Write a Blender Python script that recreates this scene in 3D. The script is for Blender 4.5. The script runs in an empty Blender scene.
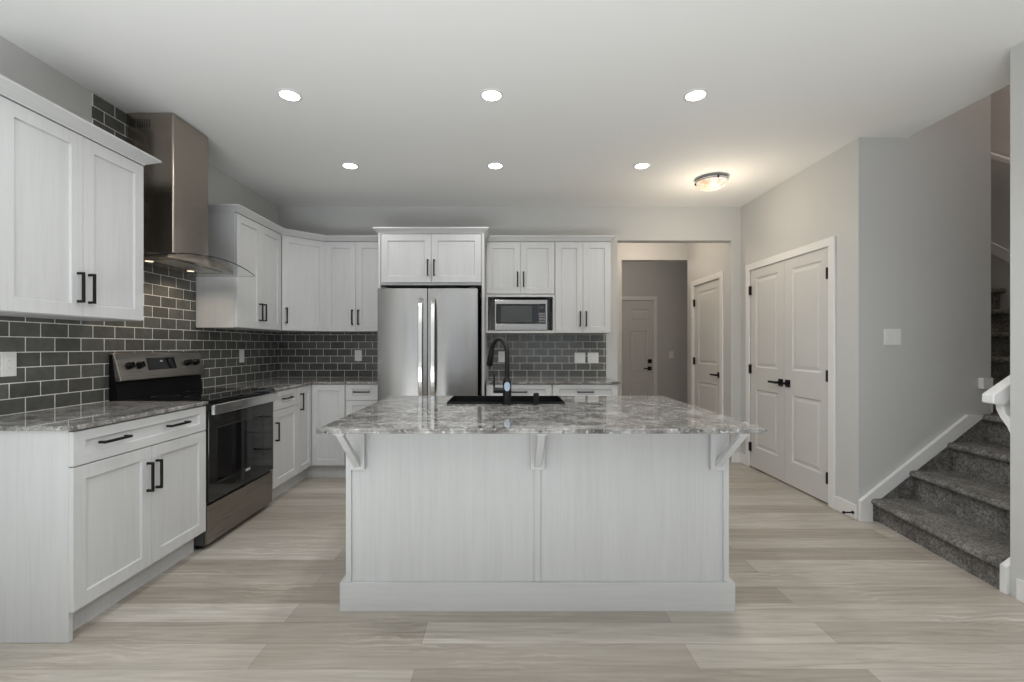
import bpy, bmesh, math, random
from mathutils import Matrix, Vector

# ---------------------------------------------------------------- scene, camera, light
scn = bpy.context.scene
C = scn.collection
scn.view_settings.view_transform = 'Standard'
scn.view_settings.look = 'None'
scn.view_settings.gamma = 1.0
scn.view_settings.use_curve_mapping = False
scn.view_settings.exposure = 0.0
scn.cycles.max_bounces = 10
scn.cycles.diffuse_bounces = 6
scn.cycles.glossy_bounces = 5
scn.cycles.transmission_bounces = 8
scn.cycles.transparent_max_bounces = 8
scn.cycles.sample_clamp_indirect = 6.0
scn.cycles.caustics_reflective = False
scn.cycles.caustics_refractive = False
scn.cycles.use_denoising = True

cam_d = bpy.data.cameras.new('camera')
cam = bpy.data.objects.new('camera', cam_d); C.objects.link(cam)
cam.location = (0, 0, 1.25); cam.rotation_euler = (math.pi/2, 0, 0)
cam_d.sensor_width = 36.0; cam_d.lens = 36.0*455/1024
cam_d.shift_x = (512-505)/1024; cam_d.shift_y = (346-341)/1024
cam_d.clip_start = 0.05
scn.camera = cam

world = bpy.data.worlds.new('world'); scn.world = world
world.use_nodes = True
wb = world.node_tree.nodes['Background']
wb.inputs[0].default_value = (0.80, 0.90, 1.0, 1); wb.inputs[1].default_value = 0.5


def area(name, loc, rot, sx, sy, power, col):
    d = bpy.data.lights.new(name, 'AREA'); d.shape = 'RECTANGLE'; d.size = sx; d.size_y = sy
    d.energy = power; d.color = col
    o = bpy.data.objects.new(name, d); C.objects.link(o); o.location = loc; o.rotation_euler = rot
    return o


def point(name, loc, power, col, r=0.05):
    d = bpy.data.lights.new(name, 'POINT'); d.energy = power; d.color = col; d.shadow_soft_size = r
    o = bpy.data.objects.new(name, d); C.objects.link(o); o.location = loc
    return o


def spot(name, loc, power, col, ang=140, r=0.06):
    d = bpy.data.lights.new(name, 'SPOT'); d.energy = power; d.color = col; d.shadow_soft_size = r
    d.spot_size = math.radians(ang); d.spot_blend = 0.6
    o = bpy.data.objects.new(name, d); C.objects.link(o); o.location = loc
    return o


R90 = math.pi/2
# daylight through the living room windows behind the camera (they face the kitchen) and on the left
DAY = (0.90, 0.95, 1.0)
for wx in (-1.28, 1.42):
    area('daylight_back_window', (wx, -4.20, 1.45), (R90, 0, 0), 1.6, 1.9, 5, DAY)
# added upward fill lamp behind the camera, standing in for sunlight bounced off the floor
area('floor_fill_uplight', (-0.55, -1.3, 0.03), (math.pi, 0, 0), 3.0, 2.8, 168, (0.93, 0.975, 1.0))
for wx in (-1.283, -0.08, 1.135):        # added fill spots without fixtures above the view, brightening the near floor
    spot('near_floor_fill', (wx, 1.62, 2.72), 24, (0.94, 0.98, 1.0), 150, 0.055)
DOWN = [(-1.283, 2.71), (-0.08, 2.71), (1.135, 2.71), (-1.283, 3.769), (-0.08, 3.769), (1.135, 3.769)]
# lamps of the hall, the mudroom and the stairwell above
point('hall_lamp', (1.75, 5.45, 2.55), 7.5, (1.0, 0.83, 0.65), 0.1)
point('mudroom_lamp', (2.0, 6.9, 2.5), 4.5, (1.0, 0.86, 0.74), 0.1)
point('upper_stair_lamp', (4.1, 3.1, 3.7), 13.0, (1.0, 0.82, 0.70), 0.12)

# ---------------------------------------------------------------- materials
def mat(name, col=(0.8, 0.8, 0.8), rough=0.5, metal=0.0, spec=0.5):
    m = bpy.data.materials.new(name); m.use_nodes = True
    p = m.node_tree.nodes['Principled BSDF']
    p.inputs['Base Color'].default_value = (*col, 1)
    p.inputs['Roughness'].default_value = rough
    p.inputs['Metallic'].default_value = metal
    p.inputs['Specular IOR Level'].default_value = spec
    return m


class NT:
    def __init__(s, m):
        s.t = m.node_tree; s.p = s.t.nodes['Principled BSDF']

    def n(s, typ, **kw):
        nd = s.t.nodes.new(typ)
        for k, v in kw.items():
            setattr(nd, k, v)
        return nd

    def l(s, a, b):
        s.t.links.new(a, b)

    def pos(s):
        return s.n('ShaderNodeNewGeometry').outputs['Position']

    def mapv(s, src, scale=(1, 1, 1), loc=(0, 0, 0)):
        mp = s.n('ShaderNodeMapping'); s.l(src, mp.inputs[0])
        mp.inputs['Scale'].default_value = scale; mp.inputs['Location'].default_value = loc
        return mp.outputs[0]

    def noise(s, vec, scale, detail=4, rough=0.6, dist=0.0):
        nd = s.n('ShaderNodeTexNoise'); s.l(vec, nd.inputs['Vector'])
        nd.inputs['Scale'].default_value = scale; nd.inputs['Detail'].default_value = detail
        nd.inputs['Roughness'].default_value = rough; nd.inputs['Distortion'].default_value = dist
        return nd.outputs[0]

    def ramp(s, fac, stops):
        r = s.n('ShaderNodeValToRGB'); s.l(fac, r.inputs[0])
        e = r.color_ramp.elements
        while len(e) < len(stops):
            e.new(0.5)
        for el, (p, c) in zip(e, stops):
            el.position = p
            el.color = (*c, 1) if len(c) == 3 else c
        return r.outputs[0]

    def mix(s, fac, a, b, blend='MIX'):
        m = s.n('ShaderNodeMix', data_type='RGBA', blend_type=blend)
        for k, v in ((0, fac), (6, a), (7, b)):
            if hasattr(v, 'is_linked'):
                s.l(v, m.inputs[k])
            elif isinstance(v, tuple):
                m.inputs[k].default_value = (*v, 1)
            else:
                m.inputs[k].default_value = v
        return m.outputs[2]

    def bump(s, h, strength=0.2, dist=0.002):
        b = s.n('ShaderNodeBump'); s.l(h, b.inputs['Height'])
        b.inputs['Strength'].default_value = strength; b.inputs['Distance'].default_value = dist
        s.l(b.outputs[0], s.p.inputs['Normal'])


def g(v):
    return (v, v, v)


def paint(name, col, bump=0.08, rough=0.6):
    m = mat(name, col, rough, spec=0.35); t = NT(m)
    h = t.noise(t.pos(), 180, 3)
    t.bump(h, bump, 0.001)
    return m


MAT = {}
MAT['wall'] = paint('grey_wall_paint', (0.575, 0.577, 0.57), rough=0.5)
MAT['ceiling'] = paint('white_ceiling_paint', (0.90, 0.90, 0.89), 0.1, 0.8)
MAT['trim'] = mat('white_trim_paint', (0.78, 0.78, 0.775), 0.35)
MAT['door'] = mat('white_door_paint', (0.64, 0.635, 0.625), 0.4)
MAT['blackmetal'] = mat('matte_black_metal', (0.006, 0.006, 0.0065), 0.42, spec=0.3)
MAT['plastic'] = mat('white_plastic', (0.80, 0.80, 0.79), 0.35)


def cabinet_mat(name, axis):
    m = mat(name, (0.7, 0.7, 0.7), 0.42, spec=0.35); t = NT(m)
    sc = (70, 70, 2.2) if axis == 'z' else (2.2, 2.2, 70)
    v = t.mapv(t.pos(), sc)
    n1 = t.noise(v, 1.0, 5, 0.65, 0.6)
    n2 = t.noise(t.mapv(t.pos(), (14, 14, 0.9) if axis == 'z' else (0.9, 0.9, 14)), 1.0, 3, 0.5, 0.4)
    c1 = t.ramp(n1, [(0.25, (0.555, 0.558, 0.561)), (0.5, (0.60, 0.603, 0.605)), (0.8, (0.62, 0.623, 0.625))])
    c2 = t.ramp(n2, [(0.3, g(0.955)), (0.7, g(1.0))])
    t.l(t.mix(1.0, c1, c2, 'MULTIPLY'), t.p.inputs['Base Color'])
    t.bump(n1, 0.05, 0.0008)
    return m


MAT['cab'] = cabinet_mat('white_woodgrain_cabinet', 'z')
MAT['cabh'] = cabinet_mat('white_woodgrain_cabinet_horizontal', 'x')


def floor_mat():
    m = mat('pale_oak_planks', rough=0.38, spec=0.4); t = NT(m); p = t.pos()
    b = t.n('ShaderNodeTexBrick', offset=0.37, offset_frequency=2)
    t.l(t.mapv(p, (1, 1, 1), (0.35, 0.04, 0)), b.inputs['Vector'])
    b.inputs['Scale'].default_value = 1; b.inputs['Brick Width'].default_value = 1.75
    b.inputs['Row Height'].default_value = 0.15; b.inputs['Mortar Size'].default_value = 0.0009
    b.inputs['Mortar Smooth'].default_value = 0.3; b.inputs['Bias'].default_value = 0.0
    b.inputs['Color1'].default_value = (0.335, 0.295, 0.25, 1)
    b.inputs['Color2'].default_value = (0.50, 0.462, 0.412, 1)
    b.inputs['Mortar'].default_value = (0.20, 0.165, 0.13, 1)
    gr = t.noise(t.mapv(p, (1.6, 26, 1)), 1.0, 6, 0.65, 1.2)
    gc = t.ramp(gr, [(0.28, (0.76, 0.735, 0.70)), (0.5, g(0.98)), (0.72, (1.2, 1.21, 1.22))])
    w = t.n('ShaderNodeTexWave', wave_type='BANDS', bands_direction='Y')
    t.l(t.mapv(p, (0.35, 1, 1)), w.inputs['Vector'])
    w.inputs['Scale'].default_value = 9; w.inputs['Distortion'].default_value = 9
    w.inputs['Detail'].default_value = 3; w.inputs['Detail Scale'].default_value = 1.6
    pt = t.noise(t.mapv(p, (1.2, 3.5, 1)), 1.0, 2)
    mask = t.ramp(pt, [(0.52, g(0)), (0.66, g(1))])
    wc = t.ramp(w.outputs['Fac'], [(0.55, g(0.97)), (0.95, g(1.22))])
    c = t.mix(1.0, b.outputs['Color'], gc, 'MULTIPLY')
    c2 = t.mix(1.0, c, wc, 'MULTIPLY')
    t.l(t.mix(mask, c, c2), t.p.inputs['Base Color'])
    t.bump(b.outputs['Fac'], -0.25, 0.0015)
    return m


MAT['floor'] = floor_mat()


def tile_mat(name, horiz, x0):
    m = mat(name, rough=0.14, spec=0.55); t = NT(m); p = t.pos()
    sep = t.n('ShaderNodeSeparateXYZ'); t.l(p, sep.inputs[0])
    cmb = t.n('ShaderNodeCombineXYZ')
    t.l(sep.outputs[horiz], cmb.inputs[0]); t.l(sep.outputs[2], cmb.inputs[1])
    b = t.n('ShaderNodeTexBrick', offset=0.5, offset_frequency=2)
    t.l(t.mapv(cmb.outputs[0], (1, 1, 1), (-x0, -0.915, 0)), b.inputs['Vector'])
    b.inputs['Scale'].default_value = 1; b.inputs['Brick Width'].default_value = 0.1505
    b.inputs['Row Height'].default_value = 0.076; b.inputs['Mortar Size'].default_value = 0.0024
    b.inputs['Mortar Smooth'].default_value = 0.15
    b.inputs['Color1'].default_value = (0.085, 0.086, 0.079, 1)
    b.inputs['Color2'].default_value = (0.13, 0.131, 0.12, 1)
    b.inputs['Mortar'].default_value = (0.80, 0.80, 0.78, 1)
    cl = t.noise(p, 22, 4, 0.6)
    cc = t.ramp(cl, [(0.3, g(0.86)), (0.7, g(1.14))])
    t.l(t.mix(1.0, b.outputs['Color'], cc, 'MULTIPLY'), t.p.inputs['Base Color'])
    rr = t.ramp(b.outputs['Fac'], [(0.0, g(0.13)), (1.0, g(0.8))])
    t.l(rr, t.p.inputs['Roughness'])
    inv = t.n('ShaderNodeMath', operation='MULTIPLY_ADD')
    t.l(b.outputs['Fac'], inv.inputs[0]); inv.inputs[1].default_value = -1.0
    wav = t.noise(p, 17, 2, 0.5)
    wm = t.n('ShaderNodeMath', operation='MULTIPLY'); t.l(wav, wm.inputs[0]); wm.inputs[1].default_value = 1.3
    t.l(wm.outputs[0], inv.inputs[2])
    t.bump(inv.outputs[0], 0.5, 0.0022)
    return m


MAT['tile_left'] = tile_mat('grey_subway_tile_side', 1, 2.372)
MAT['tile_back'] = tile_mat('grey_subway_tile_rear', 0, -1.947)


def granite():
    m = mat('speckled_granite', rough=0.035, spec=0.8); t = NT(m); p = t.pos()
    big = t.noise(p, 10, 6, 0.72, 0.5)
    c = t.ramp(big, [(0.36, (0.075, 0.068, 0.064)), (0.46, (0.19, 0.18, 0.172)), (0.56, (0.31, 0.302, 0.292)), (0.70, (0.47, 0.46, 0.448))])
    wsp = t.ramp(t.noise(t.mapv(p, (1, 1, 1), (7, 2, 3)), 44, 4, 0.7), [(0.565, g(0)), (0.63, g(0.75))])
    c = t.mix(wsp, c, (0.60, 0.60, 0.585))
    v = t.noise(t.mapv(p, (1, 1.4, 1), (3, 1, 5)), 15, 4, 0.65, 0.8)
    c = t.mix(t.ramp(v, [(0.58, g(0)), (0.66, g(0.65))]), c, (0.17, 0.135, 0.115))
    s = t.noise(t.mapv(p, (1, 1, 1), (1, 9, 4)), 36, 4, 0.78)
    c = t.mix(t.ramp(s, [(0.61, g(0)), (0.65, g(1))]), c, (0.022, 0.02, 0.02))
    t.l(c, t.p.inputs['Base Color'])
    return m


MAT['granite'] = granite()


def steel(name, col, rough, axis='z'):
    m = mat(name, col, rough, 1.0); t = NT(m)
    sc = (350, 350, 3) if axis == 'z' else (3, 3, 350)
    n = t.noise(t.mapv(t.pos(), sc), 1.0, 2, 0.5)
    t.l(t.ramp(n, [(0.2, g(rough*0.8)), (0.8, g(rough*1.25))]), t.p.inputs['Roughness'])
    t.bump(n, 0.05, 0.0006)
    t.p.inputs['Anisotropic'].default_value = 0.75
    tg = t.n('ShaderNodeTangent', direction_type='RADIAL', axis='Z'); t.l(tg.outputs[0], t.p.inputs['Tangent'])
    t.p.inputs['Anisotropic Rotation'].default_value = 0.25 if axis == 'z' else 0.0
    return m


MAT['steel'] = steel('brushed_steel', (0.335, 0.328, 0.32), 0.22)
MAT['steelh'] = steel('brushed_steel_horizontal', (0.31, 0.29, 0.265), 0.3, 'x')
MAT['hood'] = steel('hood_brushed_steel', (0.44, 0.385, 0.335), 0.22)
MAT['chrome'] = mat('polished_steel', (0.72, 0.72, 0.71), 0.16, 1.0)
MAT['blackglass'] = mat('black_glass', (0.006, 0.006, 0.007), 0.03, spec=0.5)
MAT['darkglass'] = mat('dark_oven_glass', (0.018, 0.018, 0.018), 0.06, spec=0.5)
MAT['blackplastic'] = mat('black_plastic', (0.005, 0.005, 0.0055), 0.35, spec=0.25)
MAT['darkgrey'] = mat('dark_grey_enamel', (0.06, 0.06, 0.062), 0.4)
MAT['screen'] = mat('grey_mesh_screen', (0.045, 0.05, 0.05), 0.25)
MAT['buttons'] = mat('grey_buttons', (0.25, 0.25, 0.25), 0.4)
MAT['sticker'] = mat('pale_blue_sticker', (0.45, 0.55, 0.68), 0.4)
MAT['slotgrey'] = mat('grey_slot', (0.66, 0.66, 0.66), 0.5)
MAT['badge'] = mat('silver_badge', (0.75, 0.75, 0.75), 0.3, 0.6)
MAT['filter'] = steel('mesh_filter', (0.55, 0.54, 0.52), 0.35)


def display_mat():
    m = mat('range_display', (0.008, 0.008, 0.01), 0.08)
    p = m.node_tree.nodes['Principled BSDF']
    p.inputs['Emission Color'].default_value = (0.7, 0.85, 1, 1); p.inputs['Emission Strength'].default_value = 0.35
    return m


MAT['lcd'] = display_mat()


def carpet():
    m = mat('grey_mottled_carpet', rough=0.95, spec=0.1); t = NT(m); p = t.pos()
    a = t.noise(p, 60, 5, 0.78)
    b = t.noise(p, 9, 3, 0.6)
    c = t.ramp(a, [(0.3, (0.065, 0.062, 0.058)), (0.5, (0.225, 0.216, 0.205)), (0.7, (0.45, 0.435, 0.415))])
    d = t.ramp(b, [(0.35, g(0.75)), (0.65, g(1.2))])
    t.l(t.mix(1.0, c, d, 'MULTIPLY'), t.p.inputs['Base Color'])
    t.bump(t.noise(p, 240, 4, 0.8), 0.9, 0.008)
    return m


MAT['carpet'] = carpet()


def glass():
    m = mat('clear_hood_glass', (0.95, 0.975, 0.965), 0.02)
    m.node_tree.nodes['Principled BSDF'].inputs['Transmission Weight'].default_value = 1.0
    m.node_tree.nodes['Principled BSDF'].inputs['IOR'].default_value = 1.45
    return m


MAT['glass'] = glass()


def emit(name, col, strength):
    m = mat(name, (0.9, 0.9, 0.9), 0.4)
    p = m.node_tree.nodes['Principled BSDF']
    p.inputs['Emission Color'].default_value = (*col, 1); p.inputs['Emission Strength'].default_value = strength
    return m


MAT['led'] = emit('led_diffuser', (1.0, 0.98, 0.95), 9.0)
MAT['hoodled'] = emit('hood_lamp', (1.0, 0.80, 0.55), 1.6)


def alabaster():
    m = emit('lit_alabaster_glass', (1, 0.9, 0.75), 0.8); t = NT(m)
    n = t.noise(t.pos(), 8, 3, 0.6, 1.5)
    t.p.inputs['Base Color'].default_value = (0.25, 0.22, 0.18, 1)
    c = t.ramp(n, [(0.38, (0.85, 0.50, 0.24)), (0.50, (1.0, 0.80, 0.58)), (0.6, (1.0, 0.96, 0.90))])
    t.l(c, t.p.inputs['Emission Color'])
    return m


MAT['alabaster'] = alabaster()

# ---------------------------------------------------------------- mesh helpers
def B():
    return bmesh.new()


def quad(bm, vs):
    return bm.faces.new([bm.verts.new(v) for v in vs])


def box(bm, x0, x1, y0, y1, z0, z1):
    r = bmesh.ops.create_cube(bm, size=1.0)
    for v in r['verts']:
        v.co = Vector((x0+(v.co.x+.5)*(x1-x0), y0+(v.co.y+.5)*(y1-y0), z0+(v.co.z+.5)*(z1-z0)))
    return bm


def bx(*a):
    return box(B(), *a)


def prism(bm, pts, axis, a0, a1):
    def mk(p, a):
        return {'x': (a, p[0], p[1]), 'y': (p[0], a, p[1]), 'z': (p[0], p[1], a)}[axis]
    lo = [bm.verts.new(mk(p, a0)) for p in pts]; hi = [bm.verts.new(mk(p, a1)) for p in pts]
    n = len(pts)
    for i in range(n):
        bm.faces.new([lo[i], lo[(i+1) % n], hi[(i+1) % n], hi[i]])
    bm.faces.new(lo[::-1]); bm.faces.new(hi)
    bmesh.ops.recalc_face_normals(bm, faces=bm.faces)
    return bm


def lathe(bm, prof, seg=32, axis='z', c=(0, 0, 0)):
    rings = []
    for r, h in prof:
        ring = []
        for i in range(seg):
            a = 2*math.pi*i/seg
            u, v = r*math.cos(a), r*math.sin(a)
            co = {'z': (u, v, h), 'y': (u, h, v), 'x': (h, u, v)}[axis]
            ring.append(bm.verts.new(Vector(co)+Vector(c)))
        rings.append(ring)
    for a, b in zip(rings, rings[1:]):
        for i in range(seg):
            bm.faces.new([a[i], a[(i+1) % seg], b[(i+1) % seg], b[i]])
    bm.faces.new(rings[0][::-1]); bm.faces.new(rings[-1])
    bmesh.ops.recalc_face_normals(bm, faces=bm.faces)
    return bm


def tube(bm, pts, r, seg=14):
    pts = [Vector(p) for p in pts]
    rs = r if isinstance(r, (list, tuple)) else [r]*len(pts)
    rings = []
    up = None
    for i, p in enumerate(pts):
        d = (pts[min(i+1, len(pts)-1)]-pts[max(i-1, 0)]).normalized()
        if up is None:
            up = Vector((1, 0, 0)) if abs(d.x) < 0.9 else Vector((0, 1, 0))
        s = d.cross(up).normalized(); up = s.cross(d).normalized()
        rings.append([bm.verts.new(p+rs[i]*(math.cos(a)*s+math.sin(a)*up)) for a in [2*math.pi*k/seg for k in range(seg)]])
    for a, b in zip(rings, rings[1:]):
        for i in range(seg):
            bm.faces.new([a[i], a[(i+1) % seg], b[(i+1) % seg], b[i]])
    bm.faces.new(rings[0][::-1]); bm.faces.new(rings[-1])
    bmesh.ops.recalc_face_normals(bm, faces=bm.faces)
    return bm


def slab(w, h, t, cells, steps, hole=False, both=False):
    """Panel in the xz plane, front at y=-t, back at y=0; each cell is sunk by (inset, depth) steps, or cut right through."""
    bm = B()
    xs = sorted({0.0, w, *[c[0] for c in cells], *[c[1] for c in cells]})
    zs = sorted({0.0, h, *[c[2] for c in cells], *[c[3] for c in cells]})
    F = [[bm.verts.new((x, -t, z)) for z in zs] for x in xs]
    K = [[bm.verts.new((x, 0, z)) for z in zs] for x in xs]
    nx, nz = len(xs)-1, len(zs)-1
    solid = [[True]*nz for _ in range(nx)]; cellf = {}
    for i in range(nx):
        for j in range(nz):
            mx, mz = (xs[i]+xs[i+1])/2, (zs[j]+zs[j+1])/2
            for k, c in enumerate(cells):
                if c[0] < mx < c[1] and c[2] < mz < c[3]:
                    if hole:
                        solid[i][j] = False
                    else:
                        cellf.setdefault(k, []).append((i, j))
    own = {ij: k for k, v in cellf.items() for ij in v}
    groups = {}; backs = {}
    for i in range(nx):
        for j in range(nz):
            if not solid[i][j]:
                continue
            f = bm.faces.new([F[i][j], F[i+1][j], F[i+1][j+1], F[i][j+1]])
            bk = bm.faces.new([K[i][j], K[i][j+1], K[i+1][j+1], K[i+1][j]])
            if (i, j) in own:
                groups.setdefault(own[(i, j)], []).append(f); backs.setdefault(own[(i, j)], []).append(bk)
            for (di, dj, a, b) in ((-1, 0, (i, j), (i, j+1)), (1, 0, (i+1, j+1), (i+1, j)), (0, -1, (i+1, j), (i, j)), (0, 1, (i, j+1), (i+1, j+1))):
                ii, jj = i+di, j+dj
                if ii < 0 or jj < 0 or ii >= nx or jj >= nz or not solid[ii][jj]:
                    bm.faces.new([F[a[0]][a[1]], F[b[0]][b[1]], K[b[0]][b[1]], K[a[0]][a[1]]])
    bmesh.ops.recalc_face_normals(bm, faces=bm.faces)
    for G in ([groups, backs] if both else [groups]):
        for fs in G.values():
            for th, dp in steps:
                bmesh.ops.inset_region(bm, faces=fs, thickness=th, depth=dp, use_even_offset=True)
    return bm


SH = [(0.0025, -0.010)]                                  # shaker recess
MOULD = [(0.012, -0.008), (0.012, 0.0), (0.022, 0.005)]     # moulded door panel


def shaker(w, h, x, z, stile=0.06, y=0.0, t=0.02, rail=None):
    rail = stile if rail is None else rail
    bm = slab(w, h, t, [(stile, w-stile, rail, h-rail)], SH)
    bmesh.ops.translate(bm, verts=bm.verts, vec=(x, y, z))
    return bm


def pull_v(x, zc, y=-0.02, L=0.15):
    """vertical bar pull, centred on (x, zc), standing off the face at y"""
    o = [(0, 0), (-0.034, 0), (-0.034, L), (0, L), (0, L-0.012), (-0.024, L-0.012), (-0.024, 0.012), (0, 0.012)]
    return prism(B(), [(y+a, zc-L/2+b) for a, b in o], 'x', x-0.006, x+0.006)


def pull_h(xc, z, y=-0.02, L=0.15):
    o = [(0, 0), (0, -0.034), (L, -0.034), (L, 0), (L-0.012, 0), (L-0.012, -0.024), (0.012, -0.024), (0.012, 0)]
    return prism(B(), [(xc-L/2+a, y+b) for a, b in o], 'z', z-0.006, z+0.006)


MATX = {}


def obj(name, bm, m, parent=None, F=None, bevel=0.0, smooth=False, origin=None, seg=2):
    P = MATX[parent.name] if parent is not None else Matrix.Identity(4)
    T = P.inverted() @ (F if F is not None else Matrix.Identity(4))
    bm.transform(T)
    bmesh.ops.recalc_face_normals(bm, faces=bm.faces)
    xs = [v.co for v in bm.verts]
    lo = Vector((min(v.x for v in xs), min(v.y for v in xs), min(v.z for v in xs)))
    hi = Vector((max(v.x for v in xs), max(v.y for v in xs), max(v.z for v in xs)))
    c = (lo+hi)/2
    if parent is None:
        c.z = lo.z
    bmesh.ops.translate(bm, verts=bm.verts, vec=-c)
    me = bpy.data.meshes.new(name); bm.to_mesh(me); bm.free()
    for f in me.polygons:
        f.use_smooth = smooth
    if smooth:
        try:
            me.set_sharp_from_angle(angle=math.radians(35))
        except Exception:
            pass
    o = bpy.data.objects.new(name, me); C.objects.link(o)
    me.materials.append(MAT[m] if isinstance(m, str) else m)
    o.location = c
    if parent is not None:
        o.parent = parent
    MATX[o.name] = P @ Matrix.Translation(c)
    if bevel:
        b = o.modifiers.new('edge', 'BEVEL'); b.width = bevel; b.segments = seg
        b.limit_method = 'ANGLE'; b.angle_limit = math.radians(40)
    return o


def thing(name, label, cat, loc, rz=0.0, group=None):
    o = bpy.data.objects.new(name, None); C.objects.link(o)
    o.empty_display_size = 0.1
    o.location = loc; o.rotation_euler = (0, 0, rz)
    o['label'] = label; o['category'] = cat
    if group:
        o['group'] = group
    MATX[o.name] = Matrix.Translation(loc) @ Matrix.Rotation(rz, 4, 'Z')
    o_frame[o.name] = Matrix.Translation((loc[0], loc[1], 0)) @ Matrix.Rotation(rz, 4, 'Z')
    return o


o_frame = {}


def tag(o, label, cat, group=None):
    o['label'] = label; o['category'] = cat
    if group:
        o['group'] = group
    return o


def struct(o, label=None):
    o['kind'] = 'structure'
    if label:
        o['label'] = label
    return o


def dup(root, loc, label=None, rz=None):
    r = root.copy(); C.objects.link(r); r.location = loc
    if rz is not None:
        r.rotation_euler = (0, 0, rz)
    if label:
        r['label'] = label
    for ch in list(root.children):
        c = ch.copy(); C.objects.link(c); c.parent = r
        for gch in ch.children:
            d = gch.copy(); C.objects.link(d); d.parent = c
    return r


# ---------------------------------------------------------------- dimensions
XL, XR, YB, H = -2.43, 2.535, 4.89, 2.745
T = 0.12
ZC = 0.915          # counter tops
CT = 0.02

# ---------------------------------------------------------------- setting
fl = prism(B(), [(XL-T, -4.3), (4.6, -4.3), (4.6, 8.2), (XL-T, 8.2)], 'z', -0.1, 0.0)
struct(obj('floor', fl, 'floor'), 'pale grey-beige oak plank floor of the kitchen')
ce = prism(B(), [(XL-T, -4.3), (XR+T, -4.3), (XR+T, 2.163), (2.883, 2.163), (2.883, 3.39), (2.883, 5.0), (3.47, 5.0), (3.47, 6.1), (3.9, 6.1), (3.9, 8.2), (XL-T, 8.2)], 'z', H, H+0.32)
struct(obj('ceiling', ce, 'ceiling'), 'smooth white ceiling with recessed lights')


def wall(name, w, h, t, cells, F, label, m='wall'):
    return struct(obj(name, slab(w, h, t, cells, [], hole=True), m, F=F), label)


def FR(x, y, rz=0.0, z=0.0):
    return Matrix.Translation((x, y, z)) @ Matrix.Rotation(rz, 4, 'Z')


# frames: rz=90deg -> local x runs +Y, local -y (front) faces +X;  rz=-90 -> local x runs -Y, front faces -X
wall('wall_left', 9.31, H, T, [], FR(XL-T, -4.3, R90), 'grey painted wall on the left behind the range')
# slab front is at local y=-t, so the left wall's front face sits at x = XL
wall('wall_back', XR+T-XL, H, T, [(1.209-XL, 2.43-XL, 0, 2.384)], FR(XL, YB+T), 'grey painted rear wall with the hall opening')
wall('wall_right', YB-3.262, H, T, [(YB-4.716, YB-3.544, 0, 2.045)], FR(XR+T, YB, -R90), 'grey painted right wall around the white double doors')
wall('wall_living', 2.283+4.3, H, T, [], FR(XR+T, 2.283, -R90), 'grey painted wall end at the right edge beside the stairs')
wall('wall_rear', XR-XL, H, T, [(0.25, 1.95, 0.45, 2.45), (2.95, 4.65, 0.45, 2.45)], FR(XR, -4.3, math.pi), 'grey living room wall with two windows')
# stair enclosure
wall('wall_stair', 3.484-XR-T, 5.3, T, [], FR(XR+T, 3.262+T), 'grey wall with light switch beside the carpeted stairs')
wall('wall_stair_outer', 3.9, 5.3, T, [], FR(4.42+T, 6.05, -R90), 'shaded far wall of the stairwell')
wall('wall_stair_inner', 4.42-XR-T, 5.3, T, [], FR(4.42, 2.283-T, math.pi), 'wall carrying the white handrail')
wall('wall_stair_upper', 1.0, 2.2, T, [], FR(2.76, 2.29, R90, 3.07), 'upper storey wall over the stair opening')
wall('wall_stair_flight', 2.5, 5.3, T, [], FR(3.484, 5.885, -R90), 'inner wall along the upper stair flight')
wall('wall_stair_end', 0.94, 5.3, T, [], FR(3.484, 5.93+T), 'end wall above the upper stairs')
obj_c = prism(B(), [(2.6, 2.1), (4.6, 2.1), (4.6, 6.2), (2.6, 6.2)], 'z', 5.3, 5.4)
struct(obj('ceiling_stair', obj_c, 'ceiling'), 'upper ceiling over the stairwell')
# hall and mudroom beyond the opening
HX, HY = 2.43, 6.06
wall('wall_hall_right', HY-YB-T, H, 0.1, [(0.205, 0.935, 0, 2.03)], FR(HX+0.1, HY, -R90), 'warm grey hall wall with a white panel door')
wall('wall_hall_left', HY-YB-T, H, 0.1, [], FR(1.0, YB+T, R90), 'hall wall hidden left of the opening')
wall('wall_hall_back', HX-1.0, H, T, [(0.555, HX-1.0, 0, 2.395)], FR(1.0, HY+T), 'bulkhead wall between hall and mudroom')
wall('wall_mudroom', 2.9, H, T, [(0.62, 1.54, 0, 2.045)], FR(1.0, 7.8+T), 'dark grey mudroom wall with a six panel door')
wall('wall_mudroom_right', 1.62, H, T, [], FR(3.8, 7.8, -R90), 'mudroom side wall')
wall('wall_mudroom_left', 1.62, H, T, [], FR(1.0, 6.18, R90), 'mudroom side wall hidden on the left')

# windows behind the camera
def window(name, x0, x1, z0, z1, F, label):
    w, h = x1-x0, z1-z0
    o = struct(obj(name, slab(w, h, 0.09, [(0.05, w/2-0.025, 0.05, h-0.05), (w/2+0.025, w-0.05, 0.05, h-0.05)], [], hole=True), 'trim', F=F @ Matrix.Translation((x0, 0, z0))), label)
    return o


window('window_1', 0.25, 1.95, 0.45, 2.45, FR(XR, -4.30, math.pi), 'white framed living room window')
window('window_2', 2.95, 4.65, 0.45, 2.45, FR(XR, -4.30, math.pi), 'white framed living room window')

# doors
def panel_door(name, w, h, cells, F, t, label):
    bm = slab(w, h, t, cells, MOULD, both=True)
    return struct(obj(name, bm, 'door', F=F), label)


def hinge(parent, x, z, F):
    bm = bx(x-0.010, x+0.010, -0.023, 0.012, z-0.045, z+0.045)
    obj('hinge', bm, 'blackmetal', parent, F, 0.002)


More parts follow.
